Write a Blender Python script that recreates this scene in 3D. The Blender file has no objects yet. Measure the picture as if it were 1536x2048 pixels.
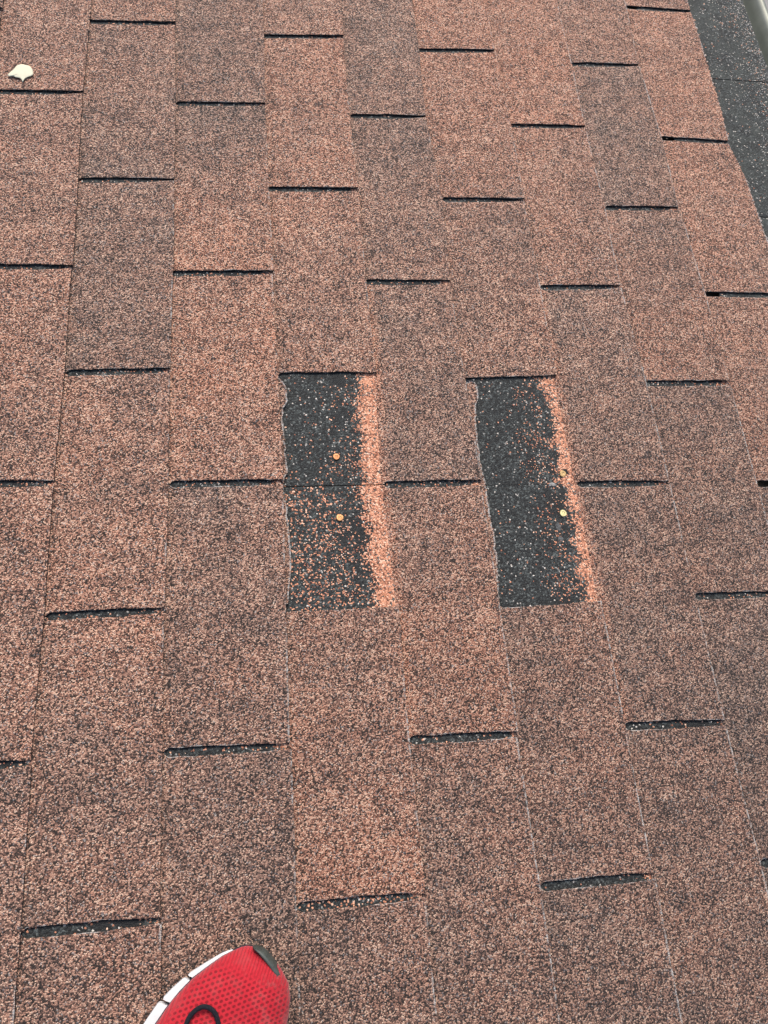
import bpy, math, random
import numpy as np
from mathutils import Matrix, Vector, noise
from mathutils.bvhtree import BVHTree

random.seed(7)
S = bpy.context.scene
COL = S.collection

# ------------------------------------------------------------------ place, camera, light
# The roof plane carries its own frame: X down the slope to the eave, Y along the courses, Z off the roof.
SLOPE = math.radians(10)
T = Matrix.Translation((0, 0, 3.2)) @ Matrix.Rotation(SLOPE, 4, 'Y')

CAM = Vector((0.3242177, -1.1657814, 0.8919206))
AX = (Vector((0.98255881, -0.08392122, 0.16593799)),
      Vector((0.01437194, 0.92397253, 0.38218871)),
      Vector((-0.18539588, -0.37313803, 0.90906346)))
FOC = 1630.134
cd = bpy.data.cameras.new('camera')
cam = bpy.data.objects.new('camera', cd)
COL.objects.link(cam)
cd.sensor_fit = 'VERTICAL'; cd.sensor_height = 36; cd.sensor_width = 27
cd.lens = FOC * 36 / 2048
cd.clip_start = 0.02; cd.clip_end = 3000
m = Matrix((AX[0], AX[1], AX[2])).transposed().to_4x4()
m.translation = CAM
cam.matrix_world = T @ m
S.camera = cam

SUN_ELEV, SUN_AZ = math.radians(52), math.radians(78)      # azimuth counter-clockwise from +X; light from the far side
w = bpy.data.worlds.new('World'); S.world = w; w.use_nodes = True
wn = w.node_tree.nodes
sky = wn.new('ShaderNodeTexSky'); sky.sky_type = 'NISHITA'; sky.sun_disc = False
sky.sun_elevation = SUN_ELEV; sky.sun_rotation = math.radians(90) - SUN_AZ
sky.dust_density = 4.0; sky.air_density = 1.0; sky.ozone_density = 0.6
w.node_tree.links.new(sky.outputs[0], wn['Background'].inputs[0])
wn['Background'].inputs[1].default_value = 0.13
sl = bpy.data.lights.new('sun', 'SUN'); sl.energy = 1.3; sl.angle = math.radians(24); sl.color = (1, .93, .83)
so = bpy.data.objects.new('sun', sl); COL.objects.link(so)
sd = Vector((math.cos(SUN_ELEV) * math.cos(SUN_AZ), math.cos(SUN_ELEV) * math.sin(SUN_AZ), math.sin(SUN_ELEV)))
so.rotation_euler = sd.to_track_quat('Z', 'Y').to_euler(); so.location = (0, 0, 12)
S.view_settings.view_transform = 'Standard'; S.view_settings.look = 'None'
S.view_settings.gamma = 1; S.view_settings.exposure = 0.83

# ------------------------------------------------------------------ helpers
U, V = 0.127, 0.3048                      # exposure of a course, width of a tab
H = 0.0034                                # step from course to course
def bp(x, y, z=0.0017):                   # measured point of the photograph -> its place on the roof
    d = AX[0] * ((x - 768) / FOC) - AX[1] * ((y - 1024) / FOC) - AX[2]
    return CAM + d * ((z - CAM.z) / d.z)
def px(p):
    v = Vector(p) - CAM
    zc = -v.dot(AX[2])
    return 768 + FOC * v.dot(AX[0]) / zc, 1024 - FOC * v.dot(AX[1]) / zc

def tag(o, label=None, cat=None, group=None, kind=None):
    if label: o['label'] = label
    if cat: o['category'] = cat
    if group: o['group'] = group
    if kind: o['kind'] = kind
    return o
def mesh(name, verts, faces, mats, parent=None, fmat=None, attrs=None, smooth=False, loc=None):
    me = bpy.data.meshes.new(name)
    me.from_pydata([tuple(v) for v in verts], [], faces)
    for mt in mats: me.materials.append(mt)
    if fmat is not None: me.polygons.foreach_set('material_index', fmat)
    if attrs is not None:
        a = me.attributes.new('paint', 'FLOAT_COLOR', 'POINT')
        a.data.foreach_set('color', np.asarray(attrs, dtype=np.float32).ravel())
    if smooth: me.polygons.foreach_set('use_smooth', [True] * len(me.polygons))
    me.update()
    o = bpy.data.objects.new(name, me); COL.objects.link(o)
    if parent: o.parent = parent
    else: o.matrix_world = T @ Matrix.Translation(loc or (0, 0, 0))
    return o

class NT:
    def __init__(s, name):
        s.m = bpy.data.materials.new(name); s.m.use_nodes = True
        s.t = s.m.node_tree; s.b = s.t.nodes['Principled BSDF']
    def n(s, ty, **k):
        nd = s.t.nodes.new('ShaderNode' + ty)
        for a, v in k.items(): setattr(nd, a, v)
        return nd
    def put(s, sock, v):
        if hasattr(v, 'is_linked') or isinstance(v, bpy.types.NodeSocket): s.t.links.new(v, sock)
        elif isinstance(v, (tuple, list)) and len(v) == 3 and sock.type == 'RGBA': sock.default_value = (*v, 1)
        else: sock.default_value = v
    def math(s, op, a, b=0.0, c=0.0, clamp=False):
        nd = s.n('Math', operation=op, use_clamp=clamp)
        for i, v in enumerate((a, b, c)): s.put(nd.inputs[i], v)
        return nd.outputs[0]
    def rng(s, v, a, b, c=0.0, d=1.0):
        nd = s.n('MapRange'); 
        for i, q in enumerate((v, a, b, c, d)): s.put(nd.inputs[i], q)
        return nd.outputs[0]
    def mix(s, f, a, b, blend='MIX'):
        nd = s.n('Mix', data_type='RGBA', blend_type=blend)
        s.put(nd.inputs[0], f); s.put(nd.inputs[6], a); s.put(nd.inputs[7], b)
        return nd.outputs[2]
    def ramp(s, f, stops, interp='LINEAR'):
        nd = s.n('ValToRGB'); r = nd.color_ramp; r.interpolation = interp
        while len(r.elements) < len(stops): r.elements.new(0.5)
        for e, (p, c) in zip(r.elements, stops): e.position = p; e.color = (*c, 1)
        s.put(nd.inputs[0], f); return nd.outputs[0]
    def noise(s, vec, scale, detail=3, rough=.55):
        nd = s.n('TexNoise'); nd.inputs['Scale'].default_value = scale
        nd.inputs['Detail'].default_value = detail; nd.inputs['Roughness'].default_value = rough
        s.t.links.new(vec, nd.inputs['Vector']); return nd.outputs[0]
    def voro(s, vec, scale, rnd=1.0, dim='2D'):
        nd = s.n('TexVoronoi', voronoi_dimensions=dim); nd.inputs['Scale'].default_value = scale
        nd.inputs['Randomness'].default_value = rnd
        s.t.links.new(vec, nd.inputs['Vector'])
        sp = s.n('SeparateColor'); s.t.links.new(nd.outputs['Color'], sp.inputs[0])
        return nd.outputs['Distance'], sp.outputs
    def bump(s, h, strength, dist):
        nd = s.n('Bump'); nd.inputs['Strength'].default_value = strength
        nd.inputs['Distance'].default_value = dist
        s.t.links.new(h, nd.inputs['Height']); s.t.links.new(nd.outputs[0], s.b.inputs['Normal'])
    def coords(s, shift=True):
        tc = s.n('TexCoord'); 
        if not shift: return tc.outputs['Object']
        oi = s.n('ObjectInfo'); mu = s.math('MULTIPLY', oi.outputs['Random'], 13.7)
        ad = s.n('VectorMath', operation='ADD'); s.t.links.new(tc.outputs['Object'], ad.inputs[0])
        s.t.links.new(mu, ad.inputs[1]); return ad.outputs[0]
    def attr(s):
        a = s.n('Attribute', attribute_name='paint'); sp = s.n('SeparateColor')
        s.t.links.new(a.outputs['Color'], sp.inputs[0]); return sp.outputs, a.outputs['Alpha'], a.outputs['Color']
    def done(s, col, rough=.85, spec=.3):
        s.put(s.b.inputs['Base Color'], col); s.put(s.b.inputs['Roughness'], rough)
        s.b.inputs['Specular IOR Level'].default_value = spec
        return s.m

# granule surfaced shingle tab.  paint: R blend (grey..orange), G edge rim, B wear of the rim, A lowered by dirt and painted shade
def mat_tab():
    k = NT('granule_tab'); c = k.coords(); a, al, _ = k.attr()
    d, r = k.voro(c, 740)
    big = k.noise(c, 9, 4); mid = k.noise(c, 55, 3); clump = k.noise(c, 240, 2)
    t = k.math('ADD', a[0], k.math('MULTIPLY', k.math('SUBTRACT', big, .5), .9))
    t = k.math('ADD', t, k.math('MULTIPLY', k.math('SUBTRACT', mid, .5), .7), clamp=True)
    v = k.math('ADD', r[0], k.math('MULTIPLY', k.math('SUBTRACT', clump, .5), .40))
    st = k.n('Mapping'); st.inputs['Scale'].default_value = (9, 34, 20); k.t.links.new(c, st.inputs[0])
    v = k.math('ADD', v, k.math('MULTIPLY', k.math('SUBTRACT', k.noise(st.outputs[0], 1, 3), .5), .30))
    v = k.math('ADD', v, k.math('MULTIPLY', k.math('SUBTRACT', mid, .5), .35))
    v = k.math('ADD', v, k.math('MULTIPLY', k.math('SUBTRACT', t, .5), .16), clamp=True)
    ora = k.ramp(v, [(0, (.015, .009, .006)), (.23, (.052, .027, .016)), (.42, (.200, .081, .050)),
                     (.64, (.405, .178, .109)), (.84, (.55, .273, .176)), (1, (.68, .43, .30))])
    gry = k.ramp(v, [(0, (.016, .012, .010)), (.25, (.058, .041, .033)), (.47, (.156, .104, .084)),
                     (.70, (.292, .193, .148)), (.86, (.43, .29, .215)), (1, (.61, .455, .345))])
    col = k.mix(t, gry, ora)
    odd = k.math('GREATER_THAN', r[1], .95)                       # single pale or slate granules
    col = k.mix(k.math('MULTIPLY', odd, .7), col, k.ramp(r[2], [(0, (.10, .10, .115)), (.5, (.30, .28, .27)), (1, (.62, .52, .44))]))
    gap = k.rng(d, .50, .80)
    col = k.mix(k.math('MULTIPLY', gap, .85), col, (.014, .011, .010))
    spots = k.rng(k.noise(c, 38, 4, .6), .66, .74)
    col = k.mix(k.math('MULTIPLY', spots, .6), col, (.03, .026, .025))
    fr = k.math('MULTIPLY', k.math('MULTIPLY', k.rng(k.math('ADD', k.noise(c, 24, 4, .65), k.math('MULTIPLY', a[2], .24)), .66, .76), k.rng(k.noise(c, 260, 3, .7), .42, .58)), k.rng(a[1], .2, .6))
    col = k.mix(k.math('MULTIPLY', k.math('SUBTRACT', 1.0, al), .8), col, (.022, .018, .018))  # alpha darkens the granules: dirt together with painted shade
    col = k.mix(fr, col, (.40, .39, .37))
    h = k.math('ADD', k.math('SUBTRACT', 1.0, d), k.math('MULTIPLY', r[2], .7))
    k.bump(h, .75, .0011)
    return k.done(col, .8, .35)

# cut side of a shingle: black asphalt with grey mat fibres
def mat_edge():
    k = NT('cut_asphalt'); c = k.coords()
    n = k.noise(c, 160, 4, .7)
    col = k.ramp(n, [(0, (.010, .010, .010)), (.52, (.018, .017, .016)), (.62, (.09, .088, .085)), (.8, (.34, .33, .31))])
    k.bump(n, .6, .0008)
    return k.done(col, .9, .2)

# dark headlap.  paint: R fresh coloured granules, G speckle density, B sealant smear, A pale sparkle
def mat_lap(name, slate=1.0, moss=0.0):
    k = NT(name); c = k.coords(); a, al, _ = k.attr()
    d, r = k.voro(c, 560)
    nz = k.noise(c, 70, 4, .65); low = k.noise(c, 14, 3)
    v = k.math('ADD', r[0], k.math('MULTIPLY', k.math('SUBTRACT', nz, .5), .5), clamp=True)
    s = slate
    col = k.ramp(v, [(0, (.0075 * s, .008 * s, .0082 * s)), (.5, (.019 * s, .0215 * s, .0215 * s)),
                     (.85, (.043 * s, .050 * s, .049 * s)), (1, (.10 * s, .113 * s, .108 * s))])
    col = k.mix(k.math('MULTIPLY', k.rng(k.noise(c, 30, 4, .65), .4, .7), moss), col, (.060, .070, .062))
    sm = k.math('MULTIPLY', k.rng(k.noise(c, 34, 3), .50, .62), k.math('MULTIPLY', a[2], .8))
    col = k.mix(sm, col, (.012, .0125, .013))
    spk = k.math('LESS_THAN', r[1], k.math('MULTIPLY', al, k.math('SUBTRACT', 1.0, sm)))
    col = k.mix(spk, col, k.ramp(r[2], [(0, (.16, .16, .155)), (.6, (.34, .32, .29)), (1, (.60, .56, .50))]))
    fresh = k.ramp(r[2], [(0, (.08, .035, .022)), (.2, (.36, .15, .088)), (.55, (.56, .245, .142)), (.85, (.67, .345, .215)), (1, (.76, .51, .37))])
    dens = k.math('ADD', a[0], k.math('MULTIPLY', k.math('SUBTRACT', nz, .5), 2.2))
    dens = k.math('ADD', dens, k.math('MULTIPLY', k.math('SUBTRACT', low, .5), 2.0))
    dens = k.rng(dens, .15, 1.05)
    dens = k.math('MULTIPLY', dens, .92)
    dens = k.math('MAXIMUM', dens, k.math('MULTIPLY', k.math('MULTIPLY', a[1], k.rng(low, .35, .6, .3, 1.2)), k.math('SUBTRACT', 1.0, k.math('MULTIPLY', sm, .8))))
    f = k.math('LESS_THAN', r[0], dens)
    col = k.mix(f, col, fresh)
    col = k.mix(k.math('MULTIPLY', k.rng(d, .5, .8), .75), col, (.010, .010, .010))
    h = k.math('ADD', k.math('SUBTRACT', 1.0, d), k.math('MULTIPLY', f, .7))
    k.bump(h, .7, .0010)
    return k.done(col, .8, .35)

def mat_plain(name, col, rough=.7, spec=.3, var=.12, scale=60, metal=0.0, bump=.15):
    k = NT(name); c = k.coords()
    n = k.noise(c, scale, 4, .6)
    lo = tuple(max(0, q * (1 - var * 2)) for q in col); hi = tuple(min(1, q * (1 + var)) for q in col)
    k.bump(n, bump, .001); k.b.inputs['Metallic'].default_value = metal
    return k.done(k.ramp(n, [(.25, lo), (.75, hi)]), rough, spec)

def mat_grain():
    k = NT('loose_granule'); a, al, colr = k.attr()
    return k.done(colr, .75, .35)

M_TAB, M_EDGE = mat_tab(), mat_edge()
M_LAP = mat_lap('dark_headlap')
M_START = mat_lap('starter_granules', 1.05, .55)
M_GRAIN = mat_grain()
M_PLY = mat_plain('roof_boards', (.30, .22, .14), .85)
M_TEAR = mat_plain('torn_mat_fibre', (.26, .255, .245), .95, .1, .48, 260)
M_WALL = mat_plain('house_wall', (.55, .52, .46), .9, .2)

# ------------------------------------------------------------------ the ground under the house
gs = 400
k = NT('paving_concrete'); c = k.coords(False); n = k.noise(c, 3, 6, .7)
M_LAWN = k.done(k.ramp(n, [(.3, (.20, .20, .19)), (.7, (.30, .295, .28))]), .95, .1)
g = mesh('ground', [(-gs, -gs, 0), (gs, -gs, 0), (gs, gs, 0), (-gs, gs, 0)], [(0, 1, 2, 3)], [M_LAWN])
g.matrix_world = Matrix.Identity(4); tag(g, kind='structure')

# ------------------------------------------------------------------ measured courses
BLINE = {  # butt lines: x,y along each
 0: [(6, 0), (2, 50)],
 1: [(180, 41), (165, 186), (156, 358), (145, 536), (130, 744), (108, 968), (90, 1232), (62, 1527), (40, 1868)],
 2: [(350, 49), (350, 205), (347, 361), (346, 545), (340, 742), (338, 967), (330, 1221), (326, 1505), (322, 1840)],
 3: [(527, 70), (530, 210), (538, 376), (546, 547), (556, 748), (566, 965), (573, 1215), (580, 1493), (592, 1815)],
 4: [(686, 76), (700, 230), (716, 381), (732, 562), (755, 760), (768, 968), (797, 1207), (818, 1480), (850, 1792)],
 5: [(838, 98), (852, 235), (885, 397), (900, 566), (930, 761), (962, 966), (998, 1207), (1033, 1470), (1082, 1774)],
 6: [(990, 104), (1020, 249), (1047, 402), (1080, 573), (1113, 757), (1155, 967), (1200, 1195), (1250, 1452), (1308, 1752)],
 7: [(1142, 126), (1170, 255), (1210, 414), (1242, 575), (1292, 765), (1338, 967), (1390, 1192), (1450, 1445), (1522, 1727)],
 8: [(1252, 12), (1278, 132), (1323, 274), (1358, 418), (1408, 586), (1457, 767), (1512, 966)],
 9: [(1372, 0), (1392, 60), (1440, 215), (1456, 286), (1492, 360), (1536, 490)]}
SLOT = {  # slots between tabs: half-step, left end, right end
 0: [(1, 0, 182, 160, 187), (3, 0, 533, 143, 536), (5, 0, 966, 105, 968), (7, 0, 1531, 60, 1526)],
 1: [(0, 180, 41, 350, 49), (2, 156, 358, 347, 361), (4, 130, 744, 337, 742), (6, 90, 1232, 330, 1221), (8, 40, 1868, 322, 1840)],
 2: [(1, 355, 205, 525, 210), (3, 350, 545, 540, 547), (5, 340, 967, 562, 965), (7, 330, 1505, 575, 1493)],
 3: [(0, 527, 70, 687, 76), (2, 538, 376, 715, 381), (4, 556, 749, 750, 750), (6, 575, 1215, 797, 1207), (8, 595, 1815, 850, 1790)],
 4: [(1, 703, 230, 850, 235), (3, 734, 562, 893, 566), (5, 762, 968, 940, 966), (7, 820, 1480, 1030, 1469)],
 5: [(0, 838, 98, 992, 104), (2, 885, 397, 1045, 402), (4, 930, 760, 1112, 757), (6, 997, 1208, 1200, 1197), (8, 1082, 1774, 1308, 1751)],
 6: [(1, 1020, 249, 1168, 255), (3, 1083, 573, 1242, 575), (5, 1155, 967, 1335, 967), (7, 1253, 1452, 1450, 1445)],
 7: [(0, 1142, 126, 1278, 132), (2, 1210, 414, 1358, 418), (4, 1293, 765, 1455, 767), (6, 1390, 1192, 1560, 1188), (8, 1522, 1727, 1720, 1715)],
 8: [(-1, 1252, 12, 1372, 24), (1, 1323, 274, 1456, 286), (3, 1410, 586, 1550, 592), (5, 1512, 966, 1670, 968)]}
JOINT = {0: 3, 1: 4, 2: 1, 3: 2, 4: 5, 5: 0, 6: 5, 7: 2, 8: 1}      # where one shingle strip ends and the next begins
BL = {}
for kx, pts in BLINE.items():
    q = sorted((bp(*p).y, bp(*p).x - kx * U) for p in pts)
    BL[kx] = (np.array([a for a, b in q]), np.array([b for a, b in q]))
def XB(kx, y):
    if kx in BL: return kx * U + float(np.interp(y, *BL[kx])) + .0006 * noise.noise((y * 9, kx * 3.1, 0))
    return kx * U + .002 * noise.noise((y * 3, kx * 7.7, 1))
SL = {}
for cx in range(-6, 10):
    for kx, x0, y0, x1, y1 in SLOT.get(cx, []):
        a, b = bp(x0, y0), bp(x1, y1)
        SL[cx, kx] = (a.y + V * kx / 2, b.y + V * kx / 2, (a.x, b.x))
def slot(cx, r):                          # y of a slot's centre line at its left and right end
    base = -V * r / 2
    if (cx, r) in SL:
        a, b, _ = SL[cx, r]; return base + a, base + b
    ks = sorted((abs(kk - r), kk) for (c2, kk) in SL if c2 == cx)
    if ks:
        a, b, _ = SL[cx, ks[0][1]]; return base + a, base + b
    rr = random.Random(cx * 91 + r); q = rr.uniform(-.004, .004); return base + q, base + q - .002
def phase(cx): return 1 if cx % 2 == 0 else 0

# granule blend of each tab, from its upper to its lower end (0 grey brown .. 1 orange), and rim wear
TINT = {(0, -1): (.6, .5), (0, 1): (.5, .55), (0, 3): (.72, .55), (0, 5): (.6, .65), (0, 7): (.35, .35),
 (1, -2): (.6, .6), (1, 0): (.5, .12), (1, 2): (.2, .2), (1, 4): (.5, .72), (1, 6): (.72, .3), (1, 8): (.35, .3),
 (2, -1): (.3, .12), (2, 1): (.02, .95), (2, 3): (.8, .8), (2, 5): (.28, .42), (2, 7): (.3, .2),
 (3, -2): (.6, .6), (3, 0): (.9, .6), (3, 2): (.62, .5), (3, 6): (.55, .85), (3, 8): (.3, .2),
 (4, -1): (.35, .2), (4, 1): (.2, .35), (4, 3): (.38, .15), (4, 5): (.35, .85), (4, 7): (.4, .35),
 (5, -2): (.85, .85), (5, 0): (1., .55), (5, 2): (.52, .5), (5, 6): (.4, .45), (5, 8): (.25, .25),
 (6, -1): (.9, 1.), (6, 1): (.75, .5), (6, 3): (.15, .3), (6, 5): (.35, .15), (6, 7): (.3, .3),
 (7, -2): (.5, .5), (7, 0): (.2, .05), (7, 2): (.35, .75), (7, 4): (.2, .3), (7, 6): (.0, .1), (7, 8): (.1, .1),
 (8, -3): (.7, .7), (8, -1): (.85, .8), (8, 1): (.75, .65), (8, 3): (.65, .7), (8, 5): (.15, .0), (8, 7): (.1, .1)}

def zc(cx, x, y):                         # top of course cx
    t = (x - cx * U) / U
    return H * t + .0003 * noise.noise((x * 14, y * 14, cx * 5.3))

def solid(nx, ny, top, attr, thick):      # closed slab over an nx * ny grid of top points
    verts = list(top); at = list(attr)
    idx = lambda i, j: i * ny + j
    faces = [(idx(i, j), idx(i + 1, j), idx(i + 1, j + 1), idx(i, j + 1)) for i in range(nx - 1) for j in range(ny - 1)]
    ring = [idx(i, 0) for i in range(nx)] + [idx(nx - 1, j) for j in range(1, ny)] + \
           [idx(i, ny - 1) for i in range(nx - 2, -1, -1)] + [idx(0, j) for j in range(ny - 2, 0, -1)]
    nb = len(verts); n = len(ring)
    for q in ring:
        x, y, z = verts[q]; verts.append((x, y, z - thick)); at.append(at[q])
    fm = [0] * len(faces)
    for i in range(n):
        j = (i + 1) % n
        faces.append((ring[j], ring[i], nb + i, nb + j)); fm.append(1)
    faces.append(tuple(nb + i for i in range(n - 1, -1, -1))); fm.append(1)
    return verts, faces, fm, at

def tab_geo(cx, r, coarse=False, right=None):
    """tab between slots r and r+2.  right: optional list of (y, x) of a torn edge"""
    rr = random.Random(cx * 1009 + r * 17)
    ya, yb = slot(cx, r), slot(cx, r + 2)
    ta = random.Random(cx * 77 + r).uniform(.0021, .0044), random.Random(cx * 77 + r).random() < .6
    tb = random.Random(cx * 77 + r + 2).uniform(.0021, .0044), random.Random(cx * 77 + r + 2).random() < .6
    def hw(t, x, rnd):                    # half width of a slot
        e = .0046 if t < .6 else .0046 + (rnd[0] - .0046) * (t - .6) / .4
        if rnd[1]: e *= math.sqrt(max(0.0, min(1, (x - .0005) / .005)))
        if t > .05: e += .0011 * noise.noise((x * 55, rnd[0] * 9e4, 2)) + .0004 * noise.noise((x * 260, rnd[0] * 9e4, 6))
        return max(e, .00012)
    step = .012 if coarse else .0052
    ncol = int(U / step)
    xs = [-.003, -.001, .0006, .0012, .0022, .0036, .0056] + [.0056 + (U - .0056 - .0035) * i / ncol for i in range(1, ncol + 1)] + [U - .0013, U]
    nrow = int(V / (step * (.5 if cx == 8 and not coarse else 1.1)))
    ts = [0, .0012 / V, .0030 / V] + [.01 + .98 * i / nrow for i in range(nrow + 1)] + [1 - .0030 / V, 1 - .0012 / V, 1]
    if right: xs = [-.003, -.001] + [U * i / 14 for i in range(1, 15)]
    if coarse: xs = xs[:1] + xs[6:]
    tint = TINT.get((cx, r)) or (rr.uniform(.2, .7), rr.uniform(.2, .7))
    wear = max(0, min(1.1, .12 + .12 * cx + rr.uniform(-.2, .2) + .06 * r))
    DD = lambda e: max(0, min(.42,   .058 * (e - 3.5) + .038 * (cx - 4))) if e > 3 else 0  # person's shade painted into the lower tabs, plus dirt towards the eave
    lift_ = rr.uniform(0, .0016), rr.uniform(0, .0016), rr.uniform(0, .0005)
    jit = rr.uniform(-.0008, .0008), rr.uniform(-.0018, .0018)
    dirt_shade = DD(r) + rr.uniform(0, .05), DD(r + 2) + rr.uniform(0, .05)
    nx, ny = len(xs), len(ts); top = []; at = []
    for i, s in enumerate(xs):
        t = max(0, min(1, s / U))
        y0 = ya[0] + (ya[1] - ya[0]) * t - hw(t, s, ta)
        y1 = yb[0] + (yb[1] - yb[0]) * t + hw(t, s, tb)
        for j, q in enumerate(ts):
            y = y0 + (y1 - y0) * q
            xl = XB(cx, y); xr = XB(cx + 1, y)
            if right: xr = float(np.interp(y, [p[0] for p in right], [p[1] for p in right])); xr = max(xr, xl + .0004)
            if not right: xr += jit[0] + jit[1] * (q - .5)
            sc = (xr - xl) / U
            x = xl + (s if s < 0 else s * sc)
            rim = 0.0
            if right: rim = max(0, 1 - (xr - x) / .0030)
            if s > .0008 and j in (0, ny - 1):
                rim = 1; y += .0004 * noise.noise((x * 420, y * 420, 3)) + .0003 * noise.noise((x * 130, y * 130, 3))
            if i == nx - 1:
                rim = 1; x += (.0060 if cx == 8 else .0005) * noise.noise((x * 260, y * 260, 9)) + (.0026 if cx == 8 else .0010) * min(0, noise.noise((x * 90, y * 90, 4)))
            elif i == nx - 2 and not right: rim = .45
            z = zc(cx, x, y) + max(0, s / U) ** 3 * (lift_[0] * (1 - q) ** 3 + lift_[1] * q ** 3 + lift_[2])
            if right: z += .0012 * max(0, 1 - (xr - x) / .006) * (.5 + noise.noise((y * 60, 3, 3)))
            elif rim == 1: z -= .0004
            top.append((x, y, z))
            wr = 2.0 if right else (.70 if j in (0, ny - 1) else wear)
            tq = tint[0] + (tint[1] - tint[0]) * q
            if (cx, r) in ((4, 3), (4, 5), (6, 3), (6, 5)) and s < .012 and (tq := tq + .9 * (1 - max(s, 0) / .012)): pass
            at.append((.5 + (tq - .5) * .72, rim, wr, 1 - dirt_shade[0] - (dirt_shade[1] - dirt_shade[0]) * q))
    return solid(nx, ny, top, at, .0027)

def lap_geo(cx, r0, r1, coarse=False):
    """headlap of one shingle strip from joint r0 to joint r1"""
    yA, yB = slot(cx, r0), slot(cx, r1)
    gap_ = .0002 if cx == 6 else .0006
    w_ = .178; band = {4: .034, 6: .020}.get(cx, .026)
    cols = [0, .04, .07] + [.08 + .0048 * i for i in range(20)] + [w_ - .003]
    if coarse: cols = [0, .09, w_ - .003]
    n = max(4, int((r1 - r0) * V / 2 / (.02 if coarse else .006)))
    top = []; at = []
    for i, s in enumerate(cols):
        for j in range(n + 1):
            q = j / n
            a = yA[0] - gap_ + (yA[1] - yA[0]) * (s - w_) / U
            b = yB[0] + gap_ + (yB[1] - yB[0]) * (s - w_) / U
            y = a + (b - a) * q
            if j in (0, n): y += .0005 * noise.noise((s * 60, y * 3, 5))
            x = XB(cx, y) - w_ + s
            d = w_ - s
            wide = 1 if cx in (4, 6) and -1.95 * V > y > -3.06 * V else .42
            bw = band * wide * (1 - .18 * (q if cx == 4 else 0)) + .003 * noise.noise((y * 25, cx, 2))
            speck = {4: (.025 if r1 <= 5 else .15), 6: .008}.get(cx, .06)
            if cx == 6: speck += .10 * max(0, 1 - abs(d - .034) / .03)
            if cx == 4 and r1 <= 5: speck += .09 * max(0, 1 - d / .075)
            f = max(-1, min(1.6, .5 + (bw - d) / .017))
            at.append((f, speck, 1.0 if .02 < d < .062 else 0.0, .022))
            top.append((x, y, zc(cx, x, y)))
    return solid(len(cols), n + 1, top, at, .0027)

def in_frame(cx, r, m=6):
    y0, y1 = -V * r / 2, -V * (r + 2) / 2
    P = [px((cx * U + a * U, y0 + (y1 - y0) * b, 0)) for a in (-.03, .5, 1.03) for b in (-.03, .25, .5, .75, 1.03)]
    return any(-m < p[0] < 1536 + m and -m < p[1] < 2048 + m for p in P)

# ------------------------------------------------------------------ the roof
roof = bpy.data.objects.new('house', None); COL.objects.link(roof); roof.matrix_world = T
tag(roof, 'house roof of worn brown asphalt shingles with two tabs torn away', 'house')
TORN = {(3, 4): [(555, 750), (573, 773), (575, 804), (567, 816), (565, 842), (569, 870), (572, 903), (576, 943), (567, 958), (566, 974),
                 (575, 1019), (577, 1060), (583, 1116), (581, 1151), (579, 1180), (578, 1202), (576, 1216)],
        (5, 4): [(932, 759), (953, 765), (957, 794), (951, 816), (953, 850), (956, 882), (962, 928), (966, 945), (972, 964), (974, 980), (976, 999),
                 (982, 1040), (991, 1075), (992, 1100), (995, 1116), (996, 1151), (998, 1180), (998, 1208)]}
fv, ff, fm_, fa = [], [], [], []
def field(geo):
    o = len(fv); v, f, mi, a = geo
    fv.extend(v); fa.extend(a); ff.extend(tuple(q + o for q in fc) for fc in f); fm_.extend(mi)
lv, lf, lm_, la = [], [], [], []
for cx in range(-5, 9):
    j = JOINT.get(cx, phase(cx) + 2 * (cx % 3))
    starts = [s for s in range(j - 24, 24, 6) if -9 <= s <= 14]
    for s in starts:
        tabs = [s, s + 2, s + 4]
        vis = [t for t in tabs if in_frame(cx, t)]
        if not vis:
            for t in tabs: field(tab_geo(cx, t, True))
            o = len(lv); v, f, mi, a = lap_geo(cx, s, s + 6, True)
            lv.extend(v); la.extend(a); lf.extend(tuple(q + o for q in fc) for fc in f); lm_.extend(mi)
            continue
        v, f, mi, a = lap_geo(cx, s, s + 6)
        sh = mesh('shingle', v, f, [M_LAP, M_EDGE], roof, mi, a)
        for t in tabs:
            torn = TORN.get((cx, t))
            if torn:
                e = sorted((bp(*p).y, bp(*p).x) for p in torn)
                ee = []
                for (ya_, xa_), (yb_, xb_) in zip(e, e[1:]):          # roughen the tear
                    for q in range(6):
                        yy = ya_ + (yb_ - ya_) * q / 6; xx = xa_ + (xb_ - xa_) * q / 6
                        ee.append((yy, xx + .0022 * noise.noise((yy * 130, cx, 7)) + .0012 * noise.noise((yy * 500, cx, 8))))
                ee.append(e[-1])
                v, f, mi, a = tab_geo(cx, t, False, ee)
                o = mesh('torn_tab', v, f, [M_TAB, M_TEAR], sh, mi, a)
                o['label'] = 'torn stub of a missing tab with a ragged pale edge'
            else:
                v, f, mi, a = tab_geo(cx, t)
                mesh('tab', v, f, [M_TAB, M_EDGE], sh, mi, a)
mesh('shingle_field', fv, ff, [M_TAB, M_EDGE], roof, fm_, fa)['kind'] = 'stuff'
mesh('headlap_field', lv, lf, [M_LAP, M_EDGE], roof, lm_, la)['kind'] = 'stuff'

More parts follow.
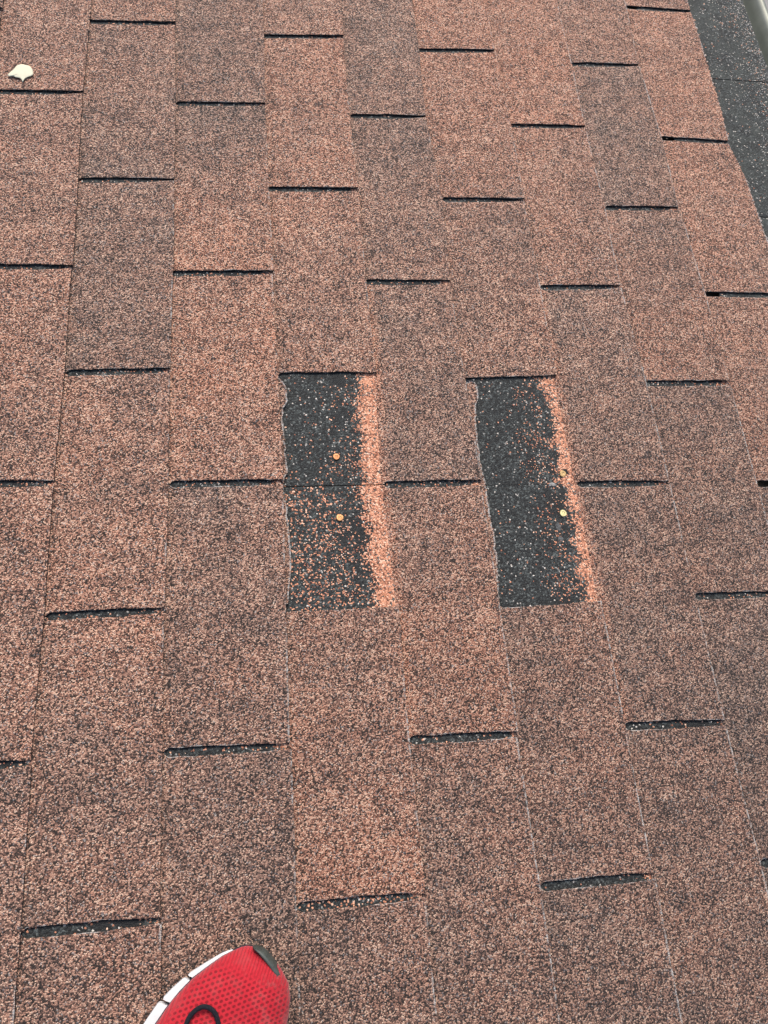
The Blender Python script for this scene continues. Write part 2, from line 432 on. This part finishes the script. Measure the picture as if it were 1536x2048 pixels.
# starter strip along the eave
def XE(y):                                # eave edge
    q = sorted((bp(*p).y, bp(*p).x) for p in [(1481, 0), (1506, 61), (1531, 125)])
    ys = [a for a, b in q]; xs = [b for a, b in q]
    sl_ = (xs[-1] - xs[0]) / (ys[-1] - ys[0])
    return xs[1] + sl_ * (y - ys[1]) * .35 + .0004 * noise.noise((y * 60, 0, 0))
yj = [bp(1418, 155).y, bp(1510, 432).y]
sp_ = yj[0] - yj[1]
edges = [yj[0] + sp_ * q for q in range(-7, 5)]
for e0, e1 in zip(edges, edges[1:]):
    n = 50; top = []; at = []
    cols = [0, .05, .08] + [.09 + .006 * q for q in range(22)]
    for i, s in enumerate(cols):
        q0 = i / (len(cols) - 1)
        for jj in range(n + 1):
            y = (e0 + .0009) + (e1 - e0 - .0018) * jj / n
            xl = 9 * U - .1; xr = XE(y)
            x = xl + (xr - xl) * q0
            if i == len(cols) - 1: x += .0005 * noise.noise((y * 300, 1, 1))
            d = xr - x
            at.append((-1, .004 if d > .04 else .02, 0, .03 + .08 * max(0, 1 - d / .05)))
            top.append((x, y, H * (x - 9 * U) / U + .0004 * noise.noise((x * 12, y * 12, 2))))
    v, f, mi, a = solid(len(cols), n + 1, top, at, .0027)
    mesh('starter_strip', v, f, [M_START, M_EDGE], roof, mi, a)

def box(x0, x1, y0, y1, z0, z1):
    return ([(x, y, z) for x in (x0, x1) for y in (y0, y1) for z in (z0, z1)],
            [(0, 1, 3, 2), (4, 6, 7, 5), (0, 4, 5, 1), (2, 3, 7, 6), (0, 2, 6, 4), (1, 5, 7, 3)])
YL0, YL1 = -2.6, 2.0
mesh('roof_boards', *box(-.80, 9.80 * U, YL0, YL1, -.05, -.018), [M_PLY], roof)
mesh('fascia', *box(9.80 * U + .001, 9.80 * U + .02, YL0, YL1, -.20, -.012), [M_WALL], roof)

# house wall below
hw_ = mesh('wall', *box(-.6, 1.0, -2.3, 1.7, -2.98, -.06), [M_WALL], roof)
hw_.matrix_parent_inverse = T.inverted() @ Matrix.Translation((0, 0, 3.0))

# shingle details: smears of old sealant and a nail hole on the right patch
def flake(name, pts, z, th, mat, parent=None, dome=0.0, loc=None):
    c = Vector((sum(p[0] for p in pts) / len(pts), sum(p[1] for p in pts) / len(pts), 0))
    n = len(pts); vs = []
    rings = [1, .88, .6, .3]
    for kx, s in enumerate(rings):
        for p in pts:
            q = c + (Vector((p[0], p[1], 0)) - c) * s
            vs.append((q.x, q.y, z + th * (0.55 if kx == 0 else 1) + dome * (1 - s * s) + .0004 * noise.noise((q.x * 150, q.y * 150, 0))))
    vs.append((c.x, c.y, z + th + dome)); top = len(vs) - 1
    fs = []
    for kx in range(len(rings) - 1):
        for i in range(n):
            j2 = (i + 1) % n
            fs.append((kx * n + i, kx * n + j2, (kx + 1) * n + j2, (kx + 1) * n + i))
    o = (len(rings) - 1) * n
    for i in range(n): fs.append((o + i, o + (i + 1) % n, top))
    b = len(vs)
    for p in pts: vs.append((p[0], p[1], z))
    for i in range(n): fs.append((b + i, b + (i + 1) % n, (i + 1) % n, i))
    fs.append(tuple(b + i for i in range(n - 1, -1, -1)))
    if loc is not None: vs = [tuple(Vector(v) - Vector(loc)) for v in vs]
    return mesh(name, vs, fs, [mat], parent, smooth=True, loc=loc)
def blob(cx, cy, rx, ry, seed, n=22):
    return [(cx + rx * math.cos(-q / n * 6.2832) * (1 + .35 * noise.noise((math.cos(q / n * 6.28) * 1.3, math.sin(q / n * 6.28) * 1.3, seed))),
             cy + ry * math.sin(-q / n * 6.2832) * (1 + .35 * noise.noise((math.cos(q / n * 6.28) * 1.3, math.sin(q / n * 6.28) * 1.3, seed + 9)))) for q in range(n)]
M_SEAL = mat_plain('old_sealant', (.10, .105, .105), .8, .3, .45, 420, bump=.8)
M_HOLE = mat_plain('nail_hole_tar', (.008, .008, .008), .7, .3)
lap6 = min((o for o in roof.children if o.name.startswith('shingle') and 'field' not in o.name),
           key=lambda o: min((Vector(v.co) - bp(1118, 1060)).length for v in o.data.vertices))
ztop = lambda x, y, cx: zc(cx, x, y)
def spot(name, x, y, rx, ry, seed, mat, th=.0006):
    p = bp(x, y); zz = ztop(p.x, p.y, 6)
    return flake(name, blob(p.x, p.y, rx, ry, seed), zz - .0001, th, mat, lap6)
spot('sealant_smear', 1106, 968, .0060, .0030, 3.3, M_TEAR, .0012)
spot('sealant_smear', 1118, 1052, .0036, .0056, 5.1, M_SEAL, .0003)
spot('sealant_smear', 1123, 1077, .0036, .0044, 8.2, M_SEAL, .0003)
spot('nail_hole', 1131, 943, .0046, .0046, 2.2, M_HOLE, .0004)

# ------------------------------------------------------------------ roofing nails
def nail(label, x, y, cx, col, tilt, rad=.0046):
    p = bp(x, y); zz = zc(cx, p.x, p.y) + .0012
    prof = [(0, -.009), (.0014, -.009), (.0015, -.0006), (rad * .92, -.0006), (rad, 0), (rad, .0005), (rad * .9, .0011), (rad * .45, .0012), (rad * .33, .0008), (rad * .12, .0008), (0, .0010)]
    n = 28; vs = []; fs = []
    for r_, z_ in prof:
        for q in range(n):
            a = q / n * 6.28318; rr = r_ * (1 + .03 * math.sin(3 * a + x))
            vs.append((rr * math.cos(a), rr * math.sin(a), z_))
    for i in range(len(prof) - 1):
        for q in range(n):
            fs.append((i * n + q, i * n + (q + 1) % n, (i + 1) * n + (q + 1) % n, (i + 1) * n + q))
    mt = mat_plain('nail_metal', col, .45, .5, .25, 700, .35, .3)
    o = mesh('roofing_nail', vs, fs, [mt])
    o.matrix_world = T @ Matrix.Translation((p.x, p.y, zz)) @ Matrix.Rotation(tilt[0], 4, 'X') @ Matrix.Rotation(tilt[1], 4, 'Y')
    tag(o, label, 'nail', 'nail heads exposed in the bare patches')
nail('rusty orange nail head above the seam line crossing the left black patch', 673, 912, 4, (.52, .22, .08), (.05, -.04), .0042)
nail('rusty orange nail head below the seam line crossing the left black patch', 680, 1034, 4, (.56, .27, .10), (-.03, .05), .0044)
nail('tan nail head beside a dark hole at the edge of the right black patch', 1126, 947, 6, (.60, .40, .17), (.12, .10), .0045)
nail('pale yellow nail head just above grey sealant smears in the right black patch', 1127, 1026, 6, (.66, .58, .28), (.0, .03), .0046)

# ------------------------------------------------------------------ loose granules (nobody could count them)
PAL = [(.50, .20, .125), (.58, .27, .17), (.66, .36, .24), (.40, .15, .09), (.70, .50, .38), (.62, .30, .16)]
PALE = [(.60, .57, .52), (.45, .44, .42), (.66, .58, .48), (.50, .33, .24)]
ICO_V = []; ph_ = (1 + 5 ** .5) / 2
for a in (-1, 1):
    for b in (-ph_, ph_): ICO_V += [(0, a, b), (a, b, 0), (b, 0, a)]
ICO_V = [Vector(v).normalized() for v in ICO_V]
ICO_F = [(i, j, k2) for i in range(12) for j in range(i + 1, 12) for k2 in range(j + 1, 12)
         if max((ICO_V[i] - ICO_V[j]).length, (ICO_V[j] - ICO_V[k2]).length, (ICO_V[i] - ICO_V[k2]).length) < 1.1]
ICO_F = [f if (ICO_V[f[1]] - ICO_V[f[0]]).cross(ICO_V[f[2]] - ICO_V[f[0]]).dot(ICO_V[f[0]]) > 0 else (f[0], f[2], f[1]) for f in ICO_F]
class Grains:
    def __init__(s): s.v = []; s.f = []; s.a = []
    def add(s, x, y, z, r, col):
        R_ = Matrix.Rotation(random.uniform(0, 6.28), 3, 'Z') @ Matrix.Rotation(random.uniform(-.5, .5), 3, 'X')
        sx, sy, sz = r * random.uniform(.8, 1.45), r * random.uniform(.7, 1.0), r * random.uniform(.55, .8)
        o = len(s.v); q = random.uniform(.8, 1.15)
        for v in ICO_V:
            e = R_ @ Vector((v.x * sx, v.y * sy, v.z * sz)) * random.uniform(.85, 1.12)
            s.v.append((x + e.x, y + e.y, z + sz * .6 + e.z)); s.a.append((col[0] * q, col[1] * q, col[2] * q, 1))
        s.f += [tuple(o + i for i in f) for f in ICO_F]
    def build(s, label):
        o = mesh('loose_granules', s.v, s.f, [M_GRAIN], None, None, s.a); tag(o, label, 'granules', kind='stuff')
def inside(x, y, poly):
    c = False; n = len(poly)
    for i in range(n):
        (x1, y1), (x2, y2) = poly[i], poly[(i + 1) % n]
        if (y1 > y) != (y2 > y) and x < (x2 - x1) * (y - y1) / (y2 - y1) + x1: c = not c
    return c
gr = Grains()
def scatter(poly, cx, n, wgt=lambda u, v: 1.0, pal=PAL, G=None, rad=(.00055, .0011)):
    G = G or gr
    xs = [p[0] for p in poly]; ys = [p[1] for p in poly]; k_ = 0; tries = 0
    while k_ < n and tries < n * 40:
        tries += 1
        x, y = random.uniform(min(xs), max(xs)), random.uniform(min(ys), max(ys))
        u = (x - min(xs)) / (max(xs) - min(xs)); v = (y - min(ys)) / (max(ys) - min(ys))
        if not inside(x, y, poly) or random.random() > wgt(u, v) * (.25 + 1.5 * max(0, noise.noise((x * .02, y * .02, cx)) + .35)): continue
        p = bp(x, y); G.add(p.x, p.y, zc(cx, p.x, p.y), random.uniform(*rad), random.choice(pal)); k_ += 1
scatter([(580, 765), (745, 765), (760, 962), (580, 966)], 4, 240, lambda u, v: .05 + .95 * u ** 2.6)
scatter([(580, 980), (765, 975), (790, 1195), (585, 1205)], 4, 620, lambda u, v: .45 + .4 * u)
scatter([(965, 775), (1105, 772), (1190, 1190), (1002, 1198)], 6, 430, lambda u, v: .05 + .95 * math.exp(-((u - .34 - .42 * v) / .13) ** 2))
for (cx, r), (a, b, (xa, xb)) in SL.items():
    if (cx, r) in ((3, 4), (3, 6), (5, 4), (5, 6)): continue
    for q in range(random.choice((2, 5, 9, 12))):
        t = random.random() ** .6; ya, yb = slot(cx, r); x = xa + (xb - xa) * t
        if xa < -.01 and x < -.01: continue
        y = ya + (yb - ya) * t + random.uniform(-.0032, .0032) * (1 - .5 * t)
        gr.add(x, y, zc(cx + 1, x, y), random.uniform(.0005, .0010), random.choice(PAL + PALE))
gr.build('loose orange granules scattered over the bare black patches and in the slots')
g2 = Grains()
for q in range(900):
    y = random.uniform(-.25, .22); d = abs(random.gauss(0, .045))
    x = XE(y) - .003 - d
    if x < 9 * U + .003: continue
    g2.add(x, y, H * (x - 9 * U) / U + .0003, random.uniform(.0005, .0009), random.choice(PALE))
g2.build('pale loose granules lying on the dark starter strip by the gutter')

# ------------------------------------------------------------------ fallen leaf
pts = [(115, 350), (160, 310), (205, 272), (235, 235), (262, 210), (310, 197), (350, 198), (385, 208), (420, 214), (455, 228), (485, 262), (500, 300), (507, 335), (500, 358),
       (470, 380), (430, 390), (400, 402), (378, 415), (360, 440), (345, 476), (335, 455), (322, 430), (300, 408), (268, 402), (235, 396), (205, 382), (180, 376), (150, 384), (122, 380), (112, 366)]
pl = [bp(a / 7.68, 100 + b / 7.68, .006) for a, b in pts]
M_LEAF = mat_plain('cream_leaf', (.56, .54, .40), .6, .3, .03, 200, bump=.2)
lp = [(p.x, p.y) for p in pl][::-1]
lc = bp(40, 143, .006)
flake('fallen_leaf', lp, .0036, .0005, M_LEAF, None, .0005, loc=(lc.x, lc.y, .0042))
tag(bpy.data.objects['fallen_leaf'], 'small cream fan shaped leaf with one pointed tip lying on a brown shingle', 'leaf')

# ------------------------------------------------------------------ gutter along the eave
M_ZINC = mat_plain('weathered_zinc', (.19, .205, .18), .5, .5, .12, 30, .45, .1)
xe = 9.80 * U + .021
prof = [(xe + .001, -.030), (xe + .001, -.105), (xe + .008, -.112), (xe + .056, -.112), (xe + .066, -.100), (xe + .072, -.060), (xe + .077, -.048),
        (xe + .082, -.0425), (xe + .087, -.0415), (xe + .092, -.045), (xe + .093, -.050), (xe + .090, -.054)]
gt = bpy.data.objects.new('gutter', None); COL.objects.link(gt); gt.matrix_world = T @ Matrix.Translation((xe, 0, -.1))
tag(gt, 'dull grey metal gutter running along the eave at the upper right', 'gutter')
vs = []; fs = []; ny = 60; n = len(prof); th = .0012
nrm = []
for i in range(n):
    a = Vector(prof[max(0, i - 1)]); b = Vector(prof[min(n - 1, i + 1)]); d = (b - a).normalized(); nrm.append((-d.y, d.x))
for j in range(ny):
    y = YL0 + (YL1 - YL0) * j / (ny - 1)
    for i, (x, z) in enumerate(prof):
        wz = .0012 * noise.noise((y * 3, x * 8, 0))
        vs.append((x - xe, y, z + .1 + wz))
    for i, (x, z) in enumerate(prof):
        wz = .0012 * noise.noise((y * 3, x * 8, 0))
        vs.append((x - xe - nrm[i][0] * th, y, z + .1 + wz - nrm[i][1] * th))
for j in range(ny - 1):
    a, b = j * 2 * n, (j + 1) * 2 * n
    for i in range(n - 1):
        fs.append((a + i, a + i + 1, b + i + 1, b + i)); fs.append((a + n + i, b + n + i, b + n + i + 1, a + n + i + 1))
    fs.append((a, b, b + n, a + n)); fs.append((a + n - 1, a + 2 * n - 1, b + 2 * n - 1, b + n - 1))
mesh('trough', vs, fs, [M_ZINC], gt, smooth=True)

# ------------------------------------------------------------------ the red shoe
TH = math.radians(25); o_ = bp(545, 1908, .03)
FA = Vector((math.sin(TH), math.cos(TH), 0)); FB = Vector((math.cos(TH), -math.sin(TH), 0))
SH = Matrix((FB, FA, (0, 0, 1))).transposed().to_4x4()          # shoe frame: x inner side, y toe, z up
HEEL = -.285
ground = .0022
SH.translation = Vector((o_.x, o_.y - .0022, ground))
shoe = bpy.data.objects.new('shoe', None); COL.objects.link(shoe); shoe.matrix_world = T @ SH
tag(shoe, 'red knitted running shoe with white sole edge and black lace', 'shoe')
SEC = [(1.2, -19, -9), (0, -25, -4), (-3, -30, 4), (-8, -35.5, 13), (-15, -42.5, 22), (-25, -50, 28), (-40, -60.5, 32), (-62, -70.5, 35.5), (-88, -77, 37), (-120, -80, 36), (-150, -81, 30),
       (-180, -82, 22), (-220, -78, 12), (-255, -74, 3), (-272, -67, -6), (-282, -55, -20), (-285, -42, -32)]
def sec(a):                              # half outline of the upper at a millimetres from the toe
    xs = [s[0] for s in SEC][::-1]
    return float(np.interp(a, xs, [s[1] for s in SEC][::-1])), float(np.interp(a, xs, [s[2] for s in SEC][::-1]))
def hgt(a):
    return float(np.interp(-a, [-1.2, 0, 3, 8, 15, 25, 40, 62, 88, 120, 150, 180, 220, 255, 275, 285],
                           [20, 25, 30, 36, 42, 47, 51, 55, 61, 72, 86, 84, 78, 80, 84, 80]))
def base(a): return float(np.interp(-a, [-1.2, 15, 50, 120, 285], [15, 14, 15, 18, 26]))
AS = [1.2, .7, 0, -1.5, -3, -5, -8, -11, -15, -20, -25, -32] + list(np.arange(-40, -270, -7.)) + [-272, -277, -282, -285]
NP = 45
vs = []; uvs = []; at = []
for a in AS:
    L, R_ = sec(a); h = hgt(a); zb = base(a); c0, hw0 = (L + R_) / 2, (R_ - L) / 2
    arc = 0; prev = None
    for j in range(NP):
        t = math.pi * (1 - j / (NP - 1))
        cx_, sx_ = math.cos(t), math.sin(t)
        e = .62
        x = c0 + hw0 * math.copysign(abs(cx_) ** .8, cx_) * (1 + .035 * math.sin(min(1, sx_ * 1.6) * math.pi))
        z = zb + (h - zb) * abs(sx_) ** e
        if a < -152:                                                 # collar: the opening of the shoe
            op = min(1, (-152 - a) / 14) * min(1, (a + 283) / 8 if a > -283 else 0)
            if abs(cx_) < .62: z = z + (zb + 8 - z) * op
        q = Vector((x, z)); arc += 0 if prev is None else (q - prev).length; prev = q
        vs.append((x / 1000, a / 1000, z / 1000)); at.append((x / 1000, a / 1000, 1 - abs(sx_), 1))
fs = [(i * NP + j, i * NP + j + 1, (i + 1) * NP + j + 1, (i + 1) * NP + j) for i in range(len(AS) - 1) for j in range(NP - 1)]
fs = [f[::-1] for f in fs]
fs.append(tuple(range(NP)));  fs.append(tuple((len(AS) - 1) * NP + j for j in range(NP - 1, -1, -1)))
def mat_knit():
    k = NT('red_knit'); c = k.coords(False)
    sx = k.n('SeparateXYZ'); k.t.links.new(c, sx.inputs[0]); X, Y, Z = sx.outputs
    # staggered eyelets of the mesh
    def rot(ang):
        ca, sa = math.cos(ang), math.sin(ang)
        return k.math('ADD', k.math('MULTIPLY', X, ca), k.math('MULTIPLY', Y, sa)), k.math('SUBTRACT', k.math('MULTIPLY', Y, ca), k.math('MULTIPLY', X, sa))
    wob = k.math('MULTIPLY', k.math('SUBTRACT', k.noise(c, 60, 2), .5), .0022)
    p, q = rot(math.radians(38)); p = k.math('ADD', p, wob); q = k.math('ADD', q, wob)
    PU, PV = .0047, .0037
    row = k.math('FLOOR', k.math('DIVIDE', q, PV))
    off = k.math('MULTIPLY', k.math('MODULO', k.math('ABSOLUTE', row), 2.0), .5)
    fu = k.math('SUBTRACT', k.math('FRACT', k.math('ADD', k.math('DIVIDE', p, PU), off)), .5)
    fv_ = k.math('SUBTRACT', k.math('FRACT', k.math('DIVIDE', q, PV)), .5)
    rr = k.math('SQRT', k.math('ADD', k.math('MULTIPLY', fu, fu), k.math('MULTIPLY', k.math('MULTIPLY', fv_, fv_), 1.2)))
    hole = k.rng(rr, .40, .24)
    a, al, _ = k.attr()
    # eyelets on the forefoot, ribs near the rim
    lum = k.noise(c, 45, 3)
    mid = k.rng(k.math('ADD', a[2], k.math('MULTIPLY', k.math('SUBTRACT', lum, .5), .5)), .62, .40)
    toe = k.rng(Y, -.014, -.026)
    hole = k.math('MULTIPLY', hole, k.math('MULTIPLY', mid, toe))
    w1 = k.math('SINE', k.math('MULTIPLY', k.math('ADD', X, k.math('MULTIPLY', wob, .3)), 6.283 / .0029))
    rib = k.math('MULTIPLY', k.rng(w1, -.2, .9), k.math('SUBTRACT', 1.0, k.math('MULTIPLY', mid, toe)))
    fine = k.noise(c, 1500, 2)
    col = k.mix(lum, (.34, .008, .018), (.47, .018, .030))
    col = k.mix(k.math('MULTIPLY', rib, .6), col, (.19, .005, .011))
    col = k.mix(k.math('MULTIPLY', hole, .85), col, (.13, .003, .008))
    col = k.mix(k.math('MULTIPLY', fine, .3), col, (.26, .008, .014))
    scuff = k.math('MULTIPLY', k.rng(k.noise(c, 70, 5, .7), .50, .72), k.math('ADD', .12, k.math('MULTIPLY', k.rng(Y, -.060, -.010), k.rng(X, -.02, .03, 0.0, .5))))
    col = k.mix(scuff, col, (.26, .20, .18))
    hh = k.math('SUBTRACT', k.math('ADD', 1.0, k.math('MULTIPLY', fine, .4)), k.math('ADD', k.math('MULTIPLY', hole, .9), k.math('MULTIPLY', rib, .4)))
    k.bump(hh, .6, .0010)
    k.b.inputs['Sheen Weight'].default_value = .15
    return k.done(col, .85, .2)
up = mesh('upper', vs, fs, [mat_knit()], shoe, None, at, True)
bvh = BVHTree.FromPolygons([Vector(v) for v in vs], [f for f in fs if len(f) == 4])

def outline(off_l, off_r, tip=0.0, n=120):   # closed plan outline around the shoe
    L_ = []; R2 = []
    A_ = [1.2 + tip, 0 + tip * .8, -3, -8, -15, -25, -40, -55, -70, -88, -105, -120, -150, -180, -220, -250, -270, -281, -287]
    for a in A_:
        l, r_ = sec(min(a, 1.2)); l, r_ = sec(min(1.2, a - tip * .7))
        fl = min(1, max(0, -a / 70))
        L_.append((l - off_l * (.15 + .85 * fl), a)); R2.append((r_ + off_r, a))
    return L_, R2
def slab(name, z0, z1, ol, orr, mat, tip=0.0, cuts=(), inset=0.0):
    L_, R2 = outline(ol, orr, tip)
    vs = []; fs = []
    def addp(pl_):
        o = len(vs); n = len(pl_)
        for x, a in pl_: vs.append((x / 1000, a / 1000, z0(a) / 1000))
        cx_ = sum(p[0] for p in pl_) / n; ca = sum(p[1] for p in pl_) / n
        for x, a in pl_: vs.append((x / 1000, a / 1000, (z1(a) - 1.2) / 1000))
        for x, a in pl_:
            d = Vector((cx_ - x, ca - a)); d = d.normalized() * min(1.2, d.length * .3)
            vs.append(((x + d.x) / 1000, (a + d.y) / 1000, z1(a) / 1000))
        for i in range(n):
            j = (i + 1) % n
            for l in (0, 1): fs.append((o + l * n + i, o + l * n + j, o + (l + 1) * n + j, o + (l + 1) * n + i))
        fs.append(tuple(o + i for i in range(n - 1, -1, -1))); fs.append(tuple(o + 2 * n + i for i in range(n)))
    addp([(x, a) for x, a in L_][::1] + [(x, a) for x, a in R2][::-1])
    return mesh(name, vs, fs, [mat], shoe)
M_WHITE = mat_plain('white_foam', (.62, .63, .64), .6, .35, .04, 120, bump=.25)
M_SOLE = mat_plain('dark_rubber', (.030, .033, .033), .7, .35, .3, 160)
M_CAP = mat_plain('toe_rubber', (.055, .066, .060), .5, .4, .3, 150)
M_NAVY = mat_plain('navy_edging', (.016, .018, .035), .7, .3, .2, 200)
slab('outsole', lambda a: 0 + max(0, a + 30) * .28, lambda a: 6 + max(0, a + 30) * .25, 3, -2, M_SOLE)
slab('edging', lambda a: 9, lambda a: base(a) + 4.0, 1.3, -1.5, M_NAVY)
# white foam in blocks with dark gaps between them, along the outer side
L_, R2 = outline(9.8, 0)
la_ = np.array([p[1] for p in L_][::-1]); lx_ = np.array([p[0] for p in L_][::-1])
blocks = [(-8, -40.5), (-43.5, -65), (-68, -95), (-98, -124), (-127, -160), (-163, -205), (-208, -286)]
vs = []; fs = []
for a0, a1 in blocks:
    n = 14; o = len(vs)
    for i in range(n + 1):
        a = a0 + (a1 - a0) * i / n
        xo = float(np.interp(a, la_, lx_)); l, r_ = sec(a); xi = (l + r_) / 2
        z0 = 4 + max(0, a + 30) * .25; z1 = base(a) + 1.5
        e = 1.0 if i in (0, n) else 0
        vs += [((xo + 2.0 + e) / 1000, a / 1000, z0 / 1000), ((xo + e * .8) / 1000, a / 1000, (z0 + 3) / 1000), ((xo + .4 + e * .8) / 1000, a / 1000, (z1 - 2) / 1000),
               ((xo + 2.2 + e) / 1000, a / 1000, z1 / 1000), (xi / 1000, a / 1000, z1 / 1000), (xi / 1000, a / 1000, z0 / 1000)]
    for i in range(n):
        for j in range(6):
            fs.append((o + i * 6 + j, o + i * 6 + (j + 1) % 6, o + (i + 1) * 6 + (j + 1) % 6, o + (i + 1) * 6 + j))
    fs.append(tuple(o + j for j in range(5, -1, -1))); fs.append(tuple(o + n * 6 + j for j in range(6)))
mid_o = mesh('midsole', vs, fs, [M_WHITE], shoe)
# inner side of the midsole, tucked under the upper
slab('midsole_core', lambda a: 5 + max(0, a + 30) * .25, lambda a: base(a) + 1, -5, -4, M_SOLE)

# rubber toe cap curling up over the tip
tp = [(-20, 1.2), (-17, 1.7), (-13.5, 1.5), (-10, .7), (-6, -.9), (-2, -2.7), (2, -4.9), (6, -7.4), (9.0, -9.0), (11.8, -11.0), (13.8, -13.0), (15.2, -14.6)]
vs = []; fs = []; n = len(tp)
for i, (x, a) in enumerate(tp):
    p0 = Vector(tp[max(0, i - 1)]); p1 = Vector(tp[min(n - 1, i + 1)]); d = (p1 - p0).normalized(); nn = Vector((-d.y, d.x))
    q = i / (n - 1); wdt = math.sin(math.pi * q) ** .5 if 0 < q < 1 else 0.05
    for (off, z) in ((.0, 8), (2.6 * wdt, 10), (3.4 * wdt, 18), (2.6 * wdt, 25), (.2, 30 + 3 * wdt), (-3.2 * wdt, 34 + 3 * wdt), (-4.4 * wdt, 31), (-3, 14)):
        vs.append(((x + nn.x * off) / 1000, (a + nn.y * off) / 1000, z / 1000))
for i in range(n - 1):
    for j in range(8): fs.append((i * 8 + j, i * 8 + (j + 1) % 8, (i + 1) * 8 + (j + 1) % 8, (i + 1) * 8 + j))
fs.append(tuple(range(7, -1, -1))); fs.append(tuple((n - 1) * 8 + j for j in range(8)))
mesh('toe_cap', vs, fs, [M_CAP], shoe, smooth=True)

# black lace looping over the vamp
inv = SH.inverted()
def on_upper(x, y, lift):
    p = inv @ bp(x, y, ground + .055); o = inv @ CAM
    hit = bvh.ray_cast(o, (p - o).normalized())
    return hit[0] + Vector((0, 0, lift)) if hit[0] else p
def tube(name, path, r, mat, parent):
    # smooth path, round section
    P = []
    for i in range(len(path) - 1):
        p0, p1, p2, p3 = path[max(0, i - 1)], path[i], path[i + 1], path[min(len(path) - 1, i + 2)]
        for q in range(6):
            t = q / 6
            P.append(.5 * ((2 * p1) + (p2 - p0) * t + (2 * p0 - 5 * p1 + 4 * p2 - p3) * t * t + (3 * p1 - p0 - 3 * p2 + p3) * t ** 3))
    P.append(path[-1]); vs = []; fs = []; k_ = 10
    for i, p in enumerate(P):
        d = (P[min(len(P) - 1, i + 1)] - P[max(0, i - 1)]).normalized(); s_ = d.cross(Vector((0, 0, 1))).normalized(); u_ = s_.cross(d)
        for q in range(k_):
            a = q / k_ * 6.28318; vs.append(p + s_ * (r * math.cos(a)) + u_ * (r * .8 * math.sin(a)))
    for i in range(len(P) - 1):
        for q in range(k_): fs.append((i * k_ + q, i * k_ + (q + 1) % k_, (i + 1) * k_ + (q + 1) % k_, (i + 1) * k_ + q))
    fs.append(tuple(range(k_ - 1, -1, -1))); fs.append(tuple((len(P) - 1) * k_ + q for q in range(k_)))
    return mesh(name, vs, fs, [mat], parent, smooth=True)
M_LACE = mat_plain('black_lace', (.014, .014, .020), .85, .2, .4, 900, bump=.8)
zz = lambda a, b: (260 + a / 4.267, 1860 + b / 4.267)
lp = [(455, 900), (475, 820), (500, 752), (540, 697), (590, 658), (640, 645), (690, 662), (728, 705), (748, 760), (758, 830), (765, 900)]
lift = [2, 2.5, 4, 5, 6, 6, 6, 5, 4, 2.5, 2]
tube('lace', [on_upper(*zz(a, b), l / 1000) for (a, b), l in zip(lp, lift)], .0021, M_LACE, shoe)
lp = [(520, 980), (560, 900), (600, 862), (650, 850), (690, 880)]
tube('lace', [on_upper(*zz(a, b), .002) for a, b in lp], .0021, M_LACE, shoe)
